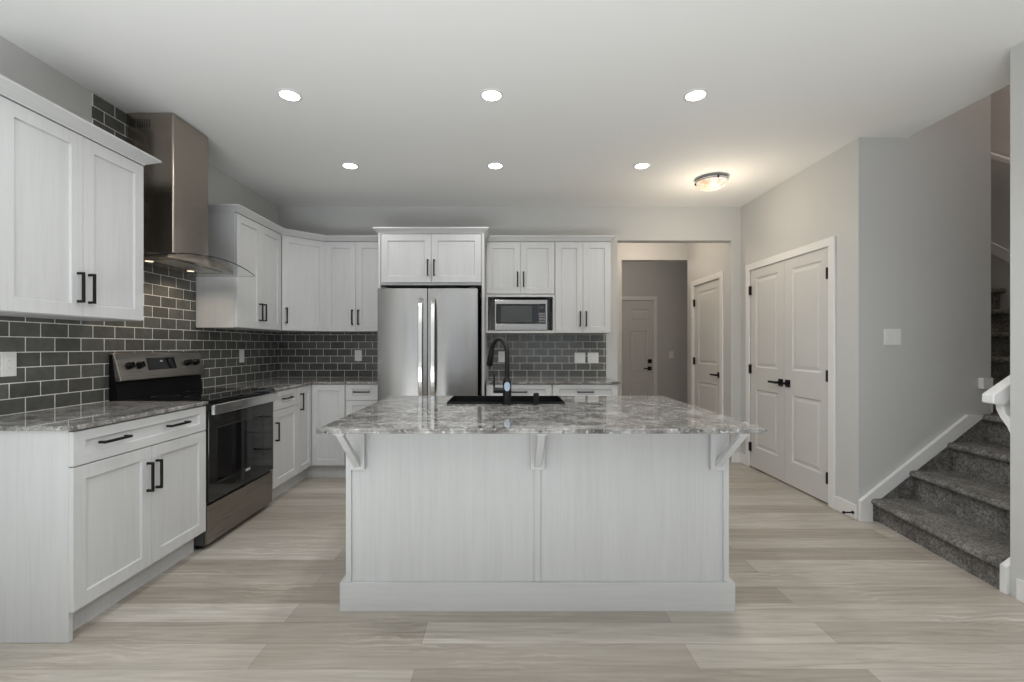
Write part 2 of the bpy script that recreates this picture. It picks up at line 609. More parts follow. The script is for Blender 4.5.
def lever(parent, x, z, direction, F, square=0.032, lever_len=0.115):
    """square rose with a lever; one connected mesh, front of the leaf at local y=0 (out is -y)"""
    bm = bx(x-square, x+square, -0.009, 0, z-square, z+square)
    box(bm, x-0.011, x+0.011, -0.055, -0.006, z-0.011, z+0.011)
    a, b = sorted((x-direction*0.012, x+direction*lever_len))
    box(bm, a, b, -0.058, -0.044, z-0.010, z+0.010)
    obj('door_handle', bm, 'blackmetal', parent, F, 0.002)


def two_panel(w):
    return [(0.105, w-0.105, 0.21, 0.80), (0.105, w-0.105, 1.02, 1.925)]


# double doors on the right wall; local x runs towards the camera
lw = 0.578
for k, (y0, lab) in enumerate(((4.712, 'white two-panel leaf of the double door, the one nearer the hall'), (4.712-lw-0.003, 'white two-panel leaf of the double door, the one nearer the stairs'))):
    F = FR(XR+0.040, y0, -R90)
    d = panel_door('door_%d' % (k+1), lw, 2.025, two_panel(lw), F @ Matrix.Translation((0, 0, 0.013)), 0.036, lab)
    Fh = FR(XR+0.004, y0, -R90)
    hx = 0.019 if k == 0 else lw-0.009
    for z in (0.215, 1.015, 1.82):
        hinge(d, hx, z, Fh)
    lever(d, lw-0.05 if k == 0 else 0.05, 0.915, -1 if k == 0 else 1, Fh, lever_len=0.115 if k == 0 else 0.02)


def casing(name, y0, y1, zt, F, label, w=0.066, t=0.016):
    """door casing as one connected frame; local x from y0 to y1 outside edges"""
    W = y1-y0
    pts = [(0, 0), (w, 0), (w, zt-w), (W-w, zt-w), (W-w, 0), (W, 0), (W, zt), (0, zt)]
    bm = prism(B(), pts, 'y', -t, 0)
    return struct(obj(name, bm, 'trim', F=F @ Matrix.Translation((y0, 0, 0)), bevel=0.004), label)


casing('trim_1', 0, 4.768-3.485, 2.095, FR(XR, 4.768, -R90), 'white casing around the double doors')
# hall door
F = FR(HX+0.045, 5.855, -R90)
d3 = panel_door('door_3', 0.73, 2.02, [(0.11, 0.62, 0.22, 0.80), (0.11, 0.62, 1.02, 1.92)], F @ Matrix.Translation((0, 0, 0.008)), 0.036, 'white two-panel door with black lever in the hall')
Fh = FR(HX+0.009, 5.855, -R90)
for z in (0.2, 1.06, 1.80):
    hinge(d3, 0.014, z, Fh)
lever(d3, 0.675, 0.92, -1, Fh)
casing('trim_2', 0, 0.86, 2.085, FR(HX, 5.92, -R90), 'white casing of the hall door')
# mudroom six-panel door
F = FR(1.62, 7.8+0.05)
six = []
for (z0, z1) in ((0.2, 0.62), (0.79, 1.50), (1.66, 1.87)):
    six += [(0.09, 0.40, z0, z1), (0.53, 0.83, z0, z1)]
d4 = panel_door('door_4', 0.92, 2.035, six, F @ Matrix.Translation((0, 0, 0.008)), 0.04, 'white six-panel door at the end of the mudroom')
Fh = FR(1.62, 7.8+0.01)
lever(d4, 0.862, 0.865, -1, Fh, 0.034)
bolt = bx(0.862-0.034, 0.862+0.034, -0.02, 0, 0.99-0.034, 0.99+0.034)
obj('deadbolt', bolt, 'blackmetal', d4, Fh, 0.003)
casing('trim_3', 0, 1.06, 2.10, FR(1.55, 7.8), 'white casing of the mudroom door')

# baseboards
def baseboard(name, pts, label, h=0.105, t=0.014):
    """pts: (x0,x1,y0,y1) box footprint"""
    return struct(obj(name, bx(pts[0], pts[1], pts[2], pts[3], 0, h), 'trim', bevel=0.003), label)


baseboard('baseboard_right', (XR-0.014, XR, 3.276, 3.485), 'white baseboard between double doors and stairs')
baseboard('baseboard_right_far', (XR-0.014, XR, 4.768, YB), 'white baseboard beyond the double doors')
baseboard('baseboard_back', (2.43, XR-0.014, YB-0.014, YB), 'white baseboard right of the hall opening')
baseboard('baseboard_living', (XR-0.014, XR, -4.18, 2.245), 'white baseboard at the right edge')
baseboard('baseboard_hall', (HX-0.014, HX, YB+T, 5.06), 'white baseboard in the hall')
baseboard('baseboard_mudroom', (2.61, 3.68, 7.786, 7.8), 'white baseboard in the mudroom')

# ---------------------------------------------------------------- staircase
st = thing('staircase', 'grey carpeted staircase climbing to the right behind the wall end', 'staircase', (2.6, 2.77, 0))
def step(x0, x1, y0, y1, zt, rise, front, name='step', skew=0.0):
    """carpeted step, bullnose on the front; front 'x' faces -X, 'y' faces -Y"""
    n = 0.028
    prof = []
    for k in range(7):
        a = math.pi/2 + math.pi*k/6*1.0
        prof.append((-n + 0.022*math.cos(a)+0.022*0, zt-0.022+0.022*math.sin(a)))
    bm = B()
    if front == 'x':
        pts = [(x1, zt)]+[(x0+p[0]+0.0, p[1]) for p in prof]+[(x0, zt-0.046), (x0, zt-rise), (x1, zt-rise)]
        prism(bm, pts, 'y', y0, y1)
    else:
        pts = [(y1, zt)]+[(y0+p[0], p[1]) for p in prof]+[(y0, zt-0.046), (y0, zt-rise), (y1, zt-rise)]
        prism(bm, pts, 'x', x0, x1)
    for v in bm.verts:
        if skew and v.co.x < x1-0.001:
            v.co.x -= skew*(3.243-v.co.y)/0.94
    obj(name, bm, 'carpet', st, smooth=True)


RX = [2.655, 2.925, 3.195, 3.445]
ZS = [0.165, 0.365, 0.565, 0.762]
for k in range(4):
    x1 = RX[k+1] if k < 3 else 4.419
    step(RX[k], x1, 2.319, 3.243, ZS[k], ZS[k], 'x', 'step' if k < 3 else 'landing', 0.125-0.03*k)
RY = [3.35, 3.55, 3.75, 3.92, 4.06, 4.20, 4.36, 4.54, 4.74]
z0 = 0.762
obj('landing', bx(3.485, 4.419, 3.2435, 3.35, 0, z0), 'carpet', st)
for k, y in enumerate(RY):
    y1 = RY[k+1] if k+1 < len(RY) else 5.92
    step(3.485, 4.419, y, y1, z0+0.2*(k+1), 0.2*(k+1)+z0, 'y')
# carpet wrapped up against the wall under the white skirt
cw = [(2.62, 0.0), (2.62, 0.118), (3.41, 0.742), (3.48, 0.742), (3.48, 0.0)]
obj('side_carpet', prism(B(), cw, 'y', 3.2435, 3.2615), 'carpet', st)
# white skirts: along the stair wall at the pitch with a plumb foot, and at the near wall
sk = [(XR-0.002, 0), (2.618, 0), (2.618, 0.118), (3.41, 0.744), (3.41, 0.758), (3.30, 0.758), (2.555, 0.165), (XR-0.002, 0.145)]
struct(obj('trim_4', prism(B(), sk, 'y', 3.236, 3.2430), 'trim', bevel=0.002), 'white skirt board running up the stair wall')
struct(obj('trim_8', prism(B(), [(XR-0.002, 0), (2.60, 0), (2.60, 0.10), (3.40, 0.735), (3.40, 0.758), (3.30, 0.758), (2.555, 0.165), (XR-0.002, 0.145)], 'y', 3.2435, 3.2615), 'trim'), 'white skirt board running up the stair wall')
struct(obj('trim_5', prism(B(), [(XR-0.018, 0), (4.40, 0), (4.40, 1.55), (2.56, 0.17), (XR-0.018, 0.14)], 'y', 2.2840, 2.318), 'trim', bevel=0.004), 'short white skirt end at the near side of the stairs')
struct(obj('trim_6', prism(B(), [(3.3, 1.46), (5.0, 2.76), (5.0, 2.86), (3.3, 1.56)], 'x', 4.405, 4.4195), 'trim'), 'skirt board on the far stairwell wall')
sk4 = [(3.262, 0.77), (3.5, 0.77), (5.0, 2.4), (5.0, 2.62), (3.5, 1.22), (3.4, 1.08), (3.262, 1.02)]
struct(obj('trim_7', prism(B(), sk4, 'x', 3.4845, 3.4985), 'trim'), 'skirt board along the inner wall of the upper stairs')

# handrail on the near stair wall
hr = thing('handrail', 'white wooden handrail projecting past the wall end at the stairs', 'handrail', (2.75, 2.33, 0.95))
sl = 0.70
rail = prism(B(), [(2.495, 0.955), (2.555, 0.945), (4.3, 0.945+sl*1.745), (4.3, 1.012+sl*1.745), (2.495, 1.0)], 'y', 2.325, 2.385)
obj('rail', rail, 'trim', hr, bevel=0.008, seg=3)
for x in (2.572, 3.7):
    zc = 0.945+sl*(x-2.555)
    br = [(2.2835, zc-0.155), (2.298, zc-0.15), (2.315, zc-0.115), (2.345, zc-0.075), (2.365, zc-0.035), (2.368, zc+0.012), (2.335, zc+0.012), (2.333, zc-0.02), (2.315, zc-0.06), (2.29, zc-0.075), (2.2835, zc-0.075)]
    obj('bracket', prism(B(), br, 'x', x-0.022, x+0.022), 'trim', hr, bevel=0.004)
fr = thing('handrail', 'pale handrail high on the far stairwell wall', 'handrail', (4.38, 4.1, 2.93))
obj('rail', prism(B(), [(3.4, 2.42), (5.0, 3.62), (5.0, 3.675), (3.4, 2.475)], 'x', 4.335, 4.385), 'trim', fr, bevel=0.008)
for y in (3.7, 4.6):
    z = 2.42+0.75*(y-3.4)
    obj('bracket', prism(B(), [(4.4195, z-0.07), (4.4195, z-0.02), (4.375, z+0.008), (4.345, z+0.008), (4.345, z-0.01)], 'y', y-0.015, y+0.015), 'blackmetal', fr)
tag(obj('wall_block', bx(3.392, 3.462, 3.225, 3.2615, 0.945, 1.022), 'trim', bevel=0.003), 'small square white block on the stair wall just above the skirt', 'block')

# ---------------------------------------------------------------- backsplash
def splash(name, bm, m, label):
    tag(obj(name, bm, m), label, 'backsplash')


pts = [(1.80, ZC-0.02), (4.889, ZC-0.02), (4.889, 1.41), (3.562, 1.41), (3.562, H-0.001), (2.675, H-0.001), (2.675, 2.30), (2.649, 2.30), (2.649, 1.41), (1.80, 1.41)]
splash('tile_backsplash', prism(B(), pts, 'x', XL+0.0006, XL+0.009), 'tile_left', 'grey subway tile backsplash on the left wall, rising to the ceiling behind the hood')
splash('tile_backsplash', bx(XL+0.009, -1.187, YB-0.009, YB, ZC-0.02, 1.41), 'tile_back', 'grey subway tile backsplash in the corner left of the fridge')
splash('tile_backsplash', bx(-0.178, 1.085, YB-0.009, YB, ZC-0.02, 1.385), 'tile_back', 'grey subway tile backsplash under the microwave, right of the fridge')

# ---------------------------------------------------------------- cabinets
CROWN = [(-0.02, 2.299), (0.003, 2.299), (0.003, 2.304), (0.034, 2.336), (0.040, 2.338), (0.040, 2.350), (-0.02, 2.350)]


CROWN_DEEP = [(-0.02, 2.299), (0.003, 2.299), (0.003, 2.304), (0.052, 2.336), (0.058, 2.338), (0.058, 2.350), (-0.02, 2.350)]


def crown(path, prof=CROWN):
    """one mitred moulding mesh per path segment (outside on the right-hand side of travel)"""
    P = [Vector((x, y)) for x, y in path]; n = len(P)
    offs = []
    for i in range(n):
        d0 = (P[i]-P[i-1]).normalized() if i else None
        d1 = (P[i+1]-P[i]).normalized() if i < n-1 else None
        n0 = Vector((d0.y, -d0.x)) if d0 else None
        n1 = Vector((d1.y, -d1.x)) if d1 else None
        if n0 is None: offs.append(n1)
        elif n1 is None: offs.append(n0)
        else:
            b = (n0+n1); offs.append(b*(1/(1+n0.dot(n1))))
    out = []
    for i in range(n-1):
        bm = B()
        A = [bm.verts.new((*(P[i]+offs[i]*o), z)) for o, z in prof]
        E = [bm.verts.new((*(P[i+1]+offs[i+1]*o), z)) for o, z in prof]
        m = len(prof)
        for k in range(m):
            bm.faces.new([A[k], A[(k+1) % m], E[(k+1) % m], E[k]])
        bm.faces.new(A[::-1]); bm.faces.new(E)
        bmesh.ops.recalc_face_normals(bm, faces=bm.faces)
        out.append(bm)
    return out


def join(bms):
    out = B()
    for b in bms:
        me = bpy.data.meshes.new('tmp'); b.to_mesh(me); b.free(); out.from_mesh(me); bpy.data.meshes.remove(me)
    bmesh.ops.remove_doubles(out, verts=out.verts, dist=1e-5)
    return out


BV = 0.0012
GAP = 0.003


def door_part(t, F, w, h, x, z, hx=None, hz=None, stile=0.06, name='door', y=0.0):
    d = obj(name, shaker(w, h, x, z, stile, y), 'cab', t, F, BV)
    if hx is not None:
        obj('handle', pull_v(hx, hz, y-0.02), 'blackmetal', d, F, 0.0015)
    return d


def drawer_part(t, F, w, h, x, z, hxs, stile=0.058, rail=0.044):
    d = obj('drawer', shaker(w, h, x, z, stile, rail=rail), 'cabh', t, F, BV)
    for hx in hxs:
        obj('handle', pull_h(hx, z+h/2+0.006), 'blackmetal', d, F, 0.0015)
    return d


def base_carcass(t, F, w, depth, x0=0.0, kick=0.055):
    obj('body', bx(x0, w, 0, depth, 0.118, ZC-CT-0.001), 'cab', t, F)
    obj('toe_kick', bx(x0, w, kick, kick+0.016, 0.0, 0.118), 'cab', t, F)


BD = 0.565
XB = -1.838         # base carcass face, doors stand 20 mm proud
# near base cabinet on the left wall (local x runs away from the camera)
t = thing('base_cabinet', 'white base cabinet at the left edge, one wide drawer with two handles over two doors', 'cabinet', (XB, 1.915, 0), R90)
F = o_frame[t.name]; w = 0.855
base_carcass(t, F, w-0.002, BD+0.01, 0.021)
obj('end_panel', bx(0, 0.02, 0.0, BD+0.012, 0, ZC-CT-0.001), 'cab', t, F, BV)
drawer_part(t, F, w-0.005, 0.147, 0.001, 0.740, (0.193, 0.60))
dw = (w-0.005-GAP)/2
door_part(t, F, dw, 0.608, 0.001, 0.127, 0.001+dw-0.028, 0.585)
door_part(t, F, dw, 0.608, 0.001+dw+GAP, 0.127, 0.001+dw+GAP+0.028, 0.585)
# base cabinet beyond the range
t = thing('base_cabinet', 'narrow white base cabinet just beyond the range, one drawer over one door', 'cabinet', (XB, 3.57, 0), R90)
F = o_frame[t.name]; w = 0.425
base_carcass(t, F, w, BD+0.01)
drawer_part(t, F, w-0.008, 0.147, 0.004, 0.740, (w/2,))
door_part(t, F, w-0.008, 0.608, 0.004, 0.127, 0.035, 0.57)
# corner base cabinet (L) with two hinged door halves
YF = YB-0.595       # rear run carcass face
t = thing('corner_base_cabinet', 'white corner base cabinet with two doors meeting in the inner corner', 'cabinet', (XB, 3.998, 0), R90)
Lp = [(XB, 3.999), (XB, YF), (-1.503, YF), (-1.503, YB-0.012), (XL+0.012, YB-0.012), (XL+0.012, 3.999)]
obj('body', prism(B(), Lp, 'z', 0.118, ZC-CT-0.001), 'cab', t)
k = [(XB-0.055, 3.999), (XB-0.055, YF+0.055), (-1.503, YF+0.055), (-1.503, YF+0.071), (XB-0.071, YF+0.071), (XB-0.071, 3.999)]
obj('toe_kick', prism(B(), k, 'z', 0, 0.118), 'cab', t)
F = o_frame[t.name]
door_part(t, F, YF-4.0-0.028, 0.76, 0.004, 0.127, 0.045, 0.755, 0.055)
F2 = FR(XB, YF)
door_part(t, F2, -1.505-XB-0.024, 0.76, 0.022, 0.127, stile=0.055)
# drawer base left of the fridge
t = thing('drawer_cabinet', 'white drawer cabinet between the corner cabinet and the fridge', 'cabinet', (-1.50, YF, 0))
F = o_frame[t.name]; w = 0.31
base_carcass(t, F, w, BD+0.01)
for z, h in ((0.740, 0.147), (0.44, 0.296), (0.127, 0.308)):
    drawer_part(t, F, w-0.008, h, 0.004, z, (w/2,))
# two base cabinets under the microwave
for (x0, x1, lab) in ((-0.176, 0.442, 'white base cabinet along the rear wall, right beside the fridge'), (0.444, 1.062, 'white base cabinet along the rear wall, next to the hall opening')):
    t = thing('base_cabinet', lab, 'cabinet', (x0, YF, 0))
    F = o_frame[t.name]; w = x1-x0
    base_carcass(t, F, w, BD+0.01)
    drawer_part(t, F, w-0.008, 0.147, 0.004, 0.740, (w*0.5,))
    dw = (w-0.011)/2
    door_part(t, F, dw, 0.608, 0.004, 0.127, 0.004+dw-0.028, 0.585)
    door_part(t, F, dw, 0.608, 0.007+dw, 0.127, 0.007+dw+0.028, 0.585)

# upper cabinets
ZU, ZT = 1.395, 2.295
XU = -2.12          # carcass face on the left wall
YU = YB-0.31        # carcass face on the rear wall
UD = 0.30


def upper(t, F, w, doors, zb=ZU, zt=ZT, depth=UD, hz=None, x0=0.0):
    obj('body', bx(x0, x0+w, 0, depth, zb, zt+0.004), 'cab', t, F)
    h = zt-zb-0.006
    for (a, b, hx) in doors:
        door_part(t, F, b-a, h, a, zb+0.003, hx, (zb+0.143) if hz is None else hz)


t = thing('upper_cabinet', 'white two-door wall cabinet at the left edge, this side of the hood', 'cabinet', (XU, 1.885, ZU), R90)
F = o_frame[t.name]; w = 0.762
upper(t, F, w, [(0.003, w/2-0.0015, w/2-0.030), (w/2+0.0015, w-0.003, w/2+0.030)])
cs = crown([(XL+0.012, 1.885), (XU+0.02, 1.885), (XU+0.02, 2.647), (XL+0.012, 2.647)], CROWN_DEEP)
obj('crown_moulding', join(cs), 'cabh', t)
t = thing('upper_cabinet', 'white two-door wall cabinet on the left wall, just past the hood', 'cabinet', (XU, 3.565, ZU), R90)
F = o_frame[t.name]; w = 0.708
upper(t, F, w, [(0.003, w/2-0.0015, w/2-0.030), (w/2+0.0015, w-0.003, w/2+0.030)])
cs = crown([(XL+0.012, 3.562), (XU+0.02, 3.562), (XU+0.02, 4.275), (-1.805, YU-0.02), (-1.187, YU-0.02)])
obj('crown_moulding', join(cs[0:2]), 'cabh', t)
t = thing('corner_upper_cabinet', 'white diagonal wall cabinet with a single door in the corner', 'cabinet', (XU, 4.275, ZU), math.radians(45))
pl = [(XL+0.012, 4.276), (XU, 4.276), (-1.806, YU), (-1.806, YB-0.012), (XL+0.012, YB-0.012)]
obj('body', prism(B(), pl, 'z', ZU, ZT+0.004), 'cab', t)
dl = math.hypot(-1.806-XU, YU-4.276); ang = math.atan2(YU-4.276, -1.806-XU)
Fd = FR(XU, 4.276, ang)
door_part(t, Fd, dl-0.026, ZT-ZU-0.006, 0.018, ZU+0.003, 0.018+0.035, ZU+0.143)
obj('crown_moulding', cs[2], 'cabh', t)
t = thing('upper_cabinet', 'white two-door wall cabinet on the rear wall, left of the fridge', 'cabinet', (-1.804, YU, ZU))
F = o_frame[t.name]; w = 0.615
upper(t, F, w, [(0.003, w/2-0.0015, w/2-0.030), (w/2+0.0015, w-0.003, w/2+0.030)])
obj('crown_moulding', cs[3], 'cabh', t)
# over the fridge, with tall side panels
YFR = 4.26
t = thing('fridge_cabinet', 'white two-door cabinet above the fridge with a tall side panel', 'cabinet', (-1.182, YFR, 1.815))
F = o_frame[t.name]
obj('body', bx(-1.160, -0.217, YFR, YB-0.012, 1.82, ZT+0.004), 'cab', t)
wd = (0.943-0.012-0.003)/2
W0 = 0.022
door_part(t, F, wd, 0.448, W0+0.006, 1.843, W0+0.006+wd-0.028, 1.843+0.136)
door_part(t, F, wd, 0.448, W0+0.009+wd, 1.843, W0+0.009+wd+0.028, 1.843+0.136)
obj('side_panel', bx(-1.182, -1.161, YFR-0.018, YB-0.012, 0, ZT+0.004), 'cab', t, bevel=BV)
obj('side_panel', bx(-0.216, -0.194, YFR-0.018, YB-0.012, 0, ZT+0.004), 'cab', t, bevel=BV)
cf = crown([(-1.182, YU-0.075), (-1.182, YFR-0.018), (-0.194, YFR-0.018), (-0.194, YU-0.075)])
obj('crown_moulding', join(cf), 'cabh', t)
# microwave cabinet: two short doors over an open niche
cr = crown([(-0.190, YU-0.02), (0.500, YU-0.02), (1.062, YU-0.02), (1.062, YB-0.012)])
t = thing('microwave_cabinet', 'white wall cabinet with two short doors over the open microwave niche', 'cabinet', (-0.190, YU, 1.38))
F = o_frame[t.name]; w = 0.689; x0 = 0.0
obj('body', bx(0, w, 0, UD, 1.765, ZT+0.004), 'cab', t, F)
nb = slab(w, 1.765-1.38, UD+0.018, [(0.018, w-0.018, 0.025, 0.363)], [], hole=True)
obj('niche', nb, 'cab', t, F @ Matrix.Translation((0, UD, 1.38)), bevel=BV)
obj('back_panel', bx(0.019, w-0.019, UD-0.012, UD-0.001, 1.4055, 1.742), 'cab', t, F)
h = ZT-1.775-0.004
door_part(t, F, w/2-0.0045, h, 0.003, 1.775, w/2-0.030, 1.775+0.143)
door_part(t, F, w/2-0.0045, h, w/2+0.0015, 1.775, w/2+0.030, 1.775+0.143)
obj('crown_moulding', cr[0], 'cabh', t)
t = thing('upper_cabinet', 'tall white two-door wall cabinet right of the microwave, next to the hall opening', 'cabinet', (0.501, YU, 1.38))
F = o_frame[t.name]; w = 0.561
upper(t, F, w, [(0.003, w/2-0.0015, w/2-0.030), (w/2+0.0015, w-0.003, w/2+0.030)], zb=1.38)
obj('crown_moulding', join(cr[1:]), 'cabh', t)

# ---------------------------------------------------------------- countertops
def counter(bm, label):
    return tag(obj('countertop', bm, 'granite', bevel=0.003), label, 'countertop')


XC = -1.805
counter(bx(XL+0.0095, XC, 1.897, 2.770, ZC-CT, ZC), 'granite countertop on the near left base cabinet, this side of the range')
YC = YF-0.033
Lc = [(XL+0.0095, 3.564), (XC, 3.564), (XC, YC), (-1.188, YC), (-1.188, YB-0.0095), (XL+0.0095, YB-0.0095)]
counter(prism(B(), Lc, 'z', ZC-CT, ZC), 'L-shaped granite countertop in the corner between range and fridge')
counter(bx(-0.176, 1.09, YC, YB-0.0095, ZC-CT, ZC), 'granite countertop on the rear wall, right of the fridge')

# ---------------------------------------------------------------- island
IX0, IX1, IY0, IY1 = -0.752, 1.058, 2.158, 3.04
t = thing('kitchen_island', 'large white wood-grain kitchen island in the middle of the floor', 'island', (0.153, 2.6, 0))
# carcass as a ring so that the sink bowl can hang inside
ring = slab(IX1-IX0, IY1-IY0, ZC-CT-0.001, [(0.03, IX1-IX0-0.03, 0.03, IY1-IY0-0.03)], [], hole=True)
Mr = Matrix(((1, 0, 0, IX0), (0, 0, 1, IY0), (0, -1, 0, 0), (0, 0, 0, 1)))
obj('body', ring, 'cab', t, Mr)
mid = (IX0+IX1)/2
for x0, x1 in ((IX0, IX0+0.026), (mid-0.015, mid+0.015), (IX1-0.026, IX1)):
    obj('batten', bx(x0, x1, IY0-0.010, IY0-0.0002, 0.137, ZC-CT-0.001), 'cab', t, bevel=0.0015)
pb = [(IX0-0.026, IY0-0.018), (IX1+0.026, IY0-0.018), (IX1+0.026, IY1), (IX1+0.0005, IY1), (IX1+0.0005, IY0-0.0005), (IX0-0.0005, IY0-0.0005), (IX0-0.0005, IY1), (IX0-0.026, IY1)]
obj('plinth', prism(B(), pb, 'z', 0, 0.135), 'cabh', t, bevel=0.002)
for cx in (-0.692, mid, 0.998):
    yw = IY0-0.0102
    zt_ = ZC-CT-0.001
    c = obj('bracket', bx(cx-0.034, cx+0.034, yw-0.02, yw, zt_-0.225, zt_), 'cab', t, bevel=0.002)
    arm = prism(B(), [(yw-0.0202, zt_), (yw-0.255, zt_), (yw-0.255, zt_-0.018), (yw-0.0202, zt_-0.018)], 'x', cx-0.022, cx+0.022)
    obj('bracket_arm', arm, 'cab', c, bevel=0.0015)
    br = prism(B(), [(yw-0.0202, zt_-0.212), (yw-0.0202, zt_-0.180), (yw-0.222, zt_-0.0185), (yw-0.25, zt_-0.0185)], 'x', cx-0.015, cx+0.015)
    obj('bracket_brace', br, 'cab', c, bevel=0.0015)
# top with a sink cut-out
CX0, CX1, CY0, CY1 = -0.765, 1.064, 1.838, 3.07
SX0, SX1, SY0, SY1 = -0.335, 0.345, 2.625, 2.95
top = slab(CX1-CX0, CY1-CY0, CT, [(SX0-CX0, SX1-CX0, SY0-CY0, SY1-CY0)], [], hole=True)
# slab lies in xz: turn it flat
Mf = Matrix(((1, 0, 0, CX0), (0, 0, 1, CY0), (0, -1, 0, ZC-CT), (0, 0, 0, 1)))
tag(obj('countertop', top, 'granite', F=Mf, bevel=0.003), 'polished speckled granite island top with the black sink cut in', 'countertop')
# sink
t = thing('sink', 'black undermount sink set in the island top', 'sink', ((SX0+SX1)/2, (SY0+SY1)/2, 0.68))
bowl = slab(SX1-SX0+0.03, SY1-SY0+0.02, 0.21, [(0.012, SX1-SX0+0.018, 0.008, SY1-SY0+0.012)], [(0.012, -0.195)])
Ms = Matrix(((1, 0, 0, SX0-0.015), (0, 0, 1, SY0-0.01), (0, -1, 0, ZC-CT-0.211), (0, 0, 0, 1)))
obj('bowl', bowl, 'blackplastic', t, Ms)
obj('drain', lathe(B(), [(0.045, ZC-CT-0.196), (0.045, ZC-CT-0.192), (0.02, ZC-CT-0.1935)], 24, c=(0.0, 2.84, 0)), 'chrome', t, smooth=True)
rim = slab(SX1-SX0, SY1-SY0, 0.033, [(0.004, SX1-SX0-0.004, 0.004, SY1-SY0-0.004)], [], hole=True)
obj('rim', rim, 'blackplastic', t, Matrix(((1, 0, 0, SX0), (0, 0, 1, SY0), (0, -1, 0, ZC-CT-0.0005), (0, 0, 0, 1))))

# faucet
fx, fy = 0.012, 2.595
t = thing('faucet', 'tall matte black gooseneck faucet with a side lever on the island', 'faucet', (fx, fy, ZC))
F = Matrix.Translation((fx, fy, ZC))
obj('base', lathe(B(), [(0.026, 0), (0.026, 0.004), (0.0245, 0.006), (0.0245, 0.125), (0.020, 0.145), (0.0135, 0.16), (0.0125, 0.165)], 32), 'blackmetal', t, F, smooth=True)
arc = []
dx, dy = -0.093, 0.155
for k in range(8):
    arc.append((0, 0, 0.14+0.152*k/7))
for k in range(1, 17):
    a = math.pi*k/16*0.94
    u = (1-math.cos(a))/2; zz = 0.292+0.083*math.sin(a)
    arc.append((dx*u, dy*u, zz))
nk = obj('spout', tube(B(), arc, 0.0135), 'blackmetal', t, F, smooth=True)
e0 = Vector(arc[-1]); dd = (Vector(arc[-1])-Vector(arc[-2])).normalized()
hp = [e0-dd*0.002, e0+dd*0.01, e0+dd*0.03, e0+dd*0.088, e0+dd*0.096]
obj('spray_head', tube(B(), hp, [0.0135, 0.0165, 0.018, 0.0195, 0.016], 20), 'blackmetal', t, F, smooth=True)
lv = obj('lever', tube(B(), [(-0.018, 0, 0.082), (-0.07, 0, 0.082), (-0.079, 0, 0.0822)], [0.0165, 0.0165, 0.015], 18), 'blackmetal', t, F, smooth=True)
obj('lever_rod', tube(B(), [(-0.074, 0, 0.090), (-0.074, 0, 0.175), (-0.074, 0, 0.177)], [0.0055, 0.0055, 0.003], 12), 'blackmetal', lv, F, smooth=True)
stc = B()
cols = []
for i in range(25):
    u = -1+2*i/24
    th = 0.75*u; hh = 0.026*math.sqrt(max(0.02, 1-u*u))
    cols.append([stc.verts.new((r*math.sin(th), -r*math.cos(th), 0.106+sg*hh)) for r, sg in ((0.0247, -1), (0.0247, 1), (0.0256, 1), (0.0256, -1))])
for a, b in zip(cols, cols[1:]):
    for k in range(4):
        stc.faces.new([a[k], a[(k+1) % 4], b[(k+1) % 4], b[k]])
stc.faces.new(cols[0][::-1]); stc.faces.new(cols[-1])
so = obj('sticker', stc, 'sticker', t, F); so['label'] = 'oval pale blue sticker'
tag(obj('air_switch', lathe(B(), [(0.021, 0), (0.021, 0.004), (0.0165, 0.007), (0.0165, 0.062), (0.0155, 0.066), (0.0, 0.066)][:5], 28), 'blackmetal', F=Matrix.Translation((0.178, 2.60, ZC)), smooth=True), 'short black cylindrical air switch on the island right of the faucet', 'air switch')

# ---------------------------------------------------------------- range
t = thing('range', 'stainless electric range with black glass door between the left base cabinets', 'range', (XB, 2.774, 0), R90)
F = o_frame[t.name]; w = 0.784
obj('body', bx(0.002, w-0.002, 0.0, 0.576, 0.03, 0.908), 'darkgrey', t, F)
dr = obj('drawer', bx(0.006, w-0.006, -0.022, -0.001, 0.035, 0.272), 'steelh', t, F, 0.004)
for x in (0.04, w-0.04):
    for y in (0.05, 0.5):
        obj('foot', lathe(B(), [(0.018, 0), (0.018, 0.03)], 16, c=(x, y, 0)), 'blackplastic', t, F)
dd_ = obj('oven_door', slab(w-0.012, 0.565, 0.028, [(0.075, w-0.16, 0.10, 0.45)], [(0.004, -0.002)]), 'darkglass', t, F @ Matrix.Translation((0.006, -0.001, 0.29)), 0.003)
obj('oven_window', bx(0.092, w-0.165, -0.0285, -0.0265, 0.40, 0.73), 'blackglass', dd_, F)
hb = B()
box(hb, 0.004, w-0.004, -0.064, -0.042, 0.826, 0.890)
obj('door_handle', hb, 'chrome', dd_, F, 0.006, seg=3)
for x in (0.05, w-0.05):
    obj('handle_post', bx(x-0.012, x+0.012, -0.0425, -0.0285, 0.838, 0.853), 'steel', dd_, F)
bg = obj('badge', bx(0.40, 0.455, -0.0305, -0.0288, 0.375, 0.392), 'badge', dd_, F); bg['label'] = 'small silver badge'
ct = prism(B(), [(-0.03, 0.899), (-0.034, 0.905), (-0.034, 0.917), (-0.028, 0.923), (0.523, 0.923), (0.523, 0.909), (0.0, 0.909), (0.0, 0.899)], 'x', -0.002, w+0.002)
ck = obj('cooktop', ct, 'blackglass', t, F)
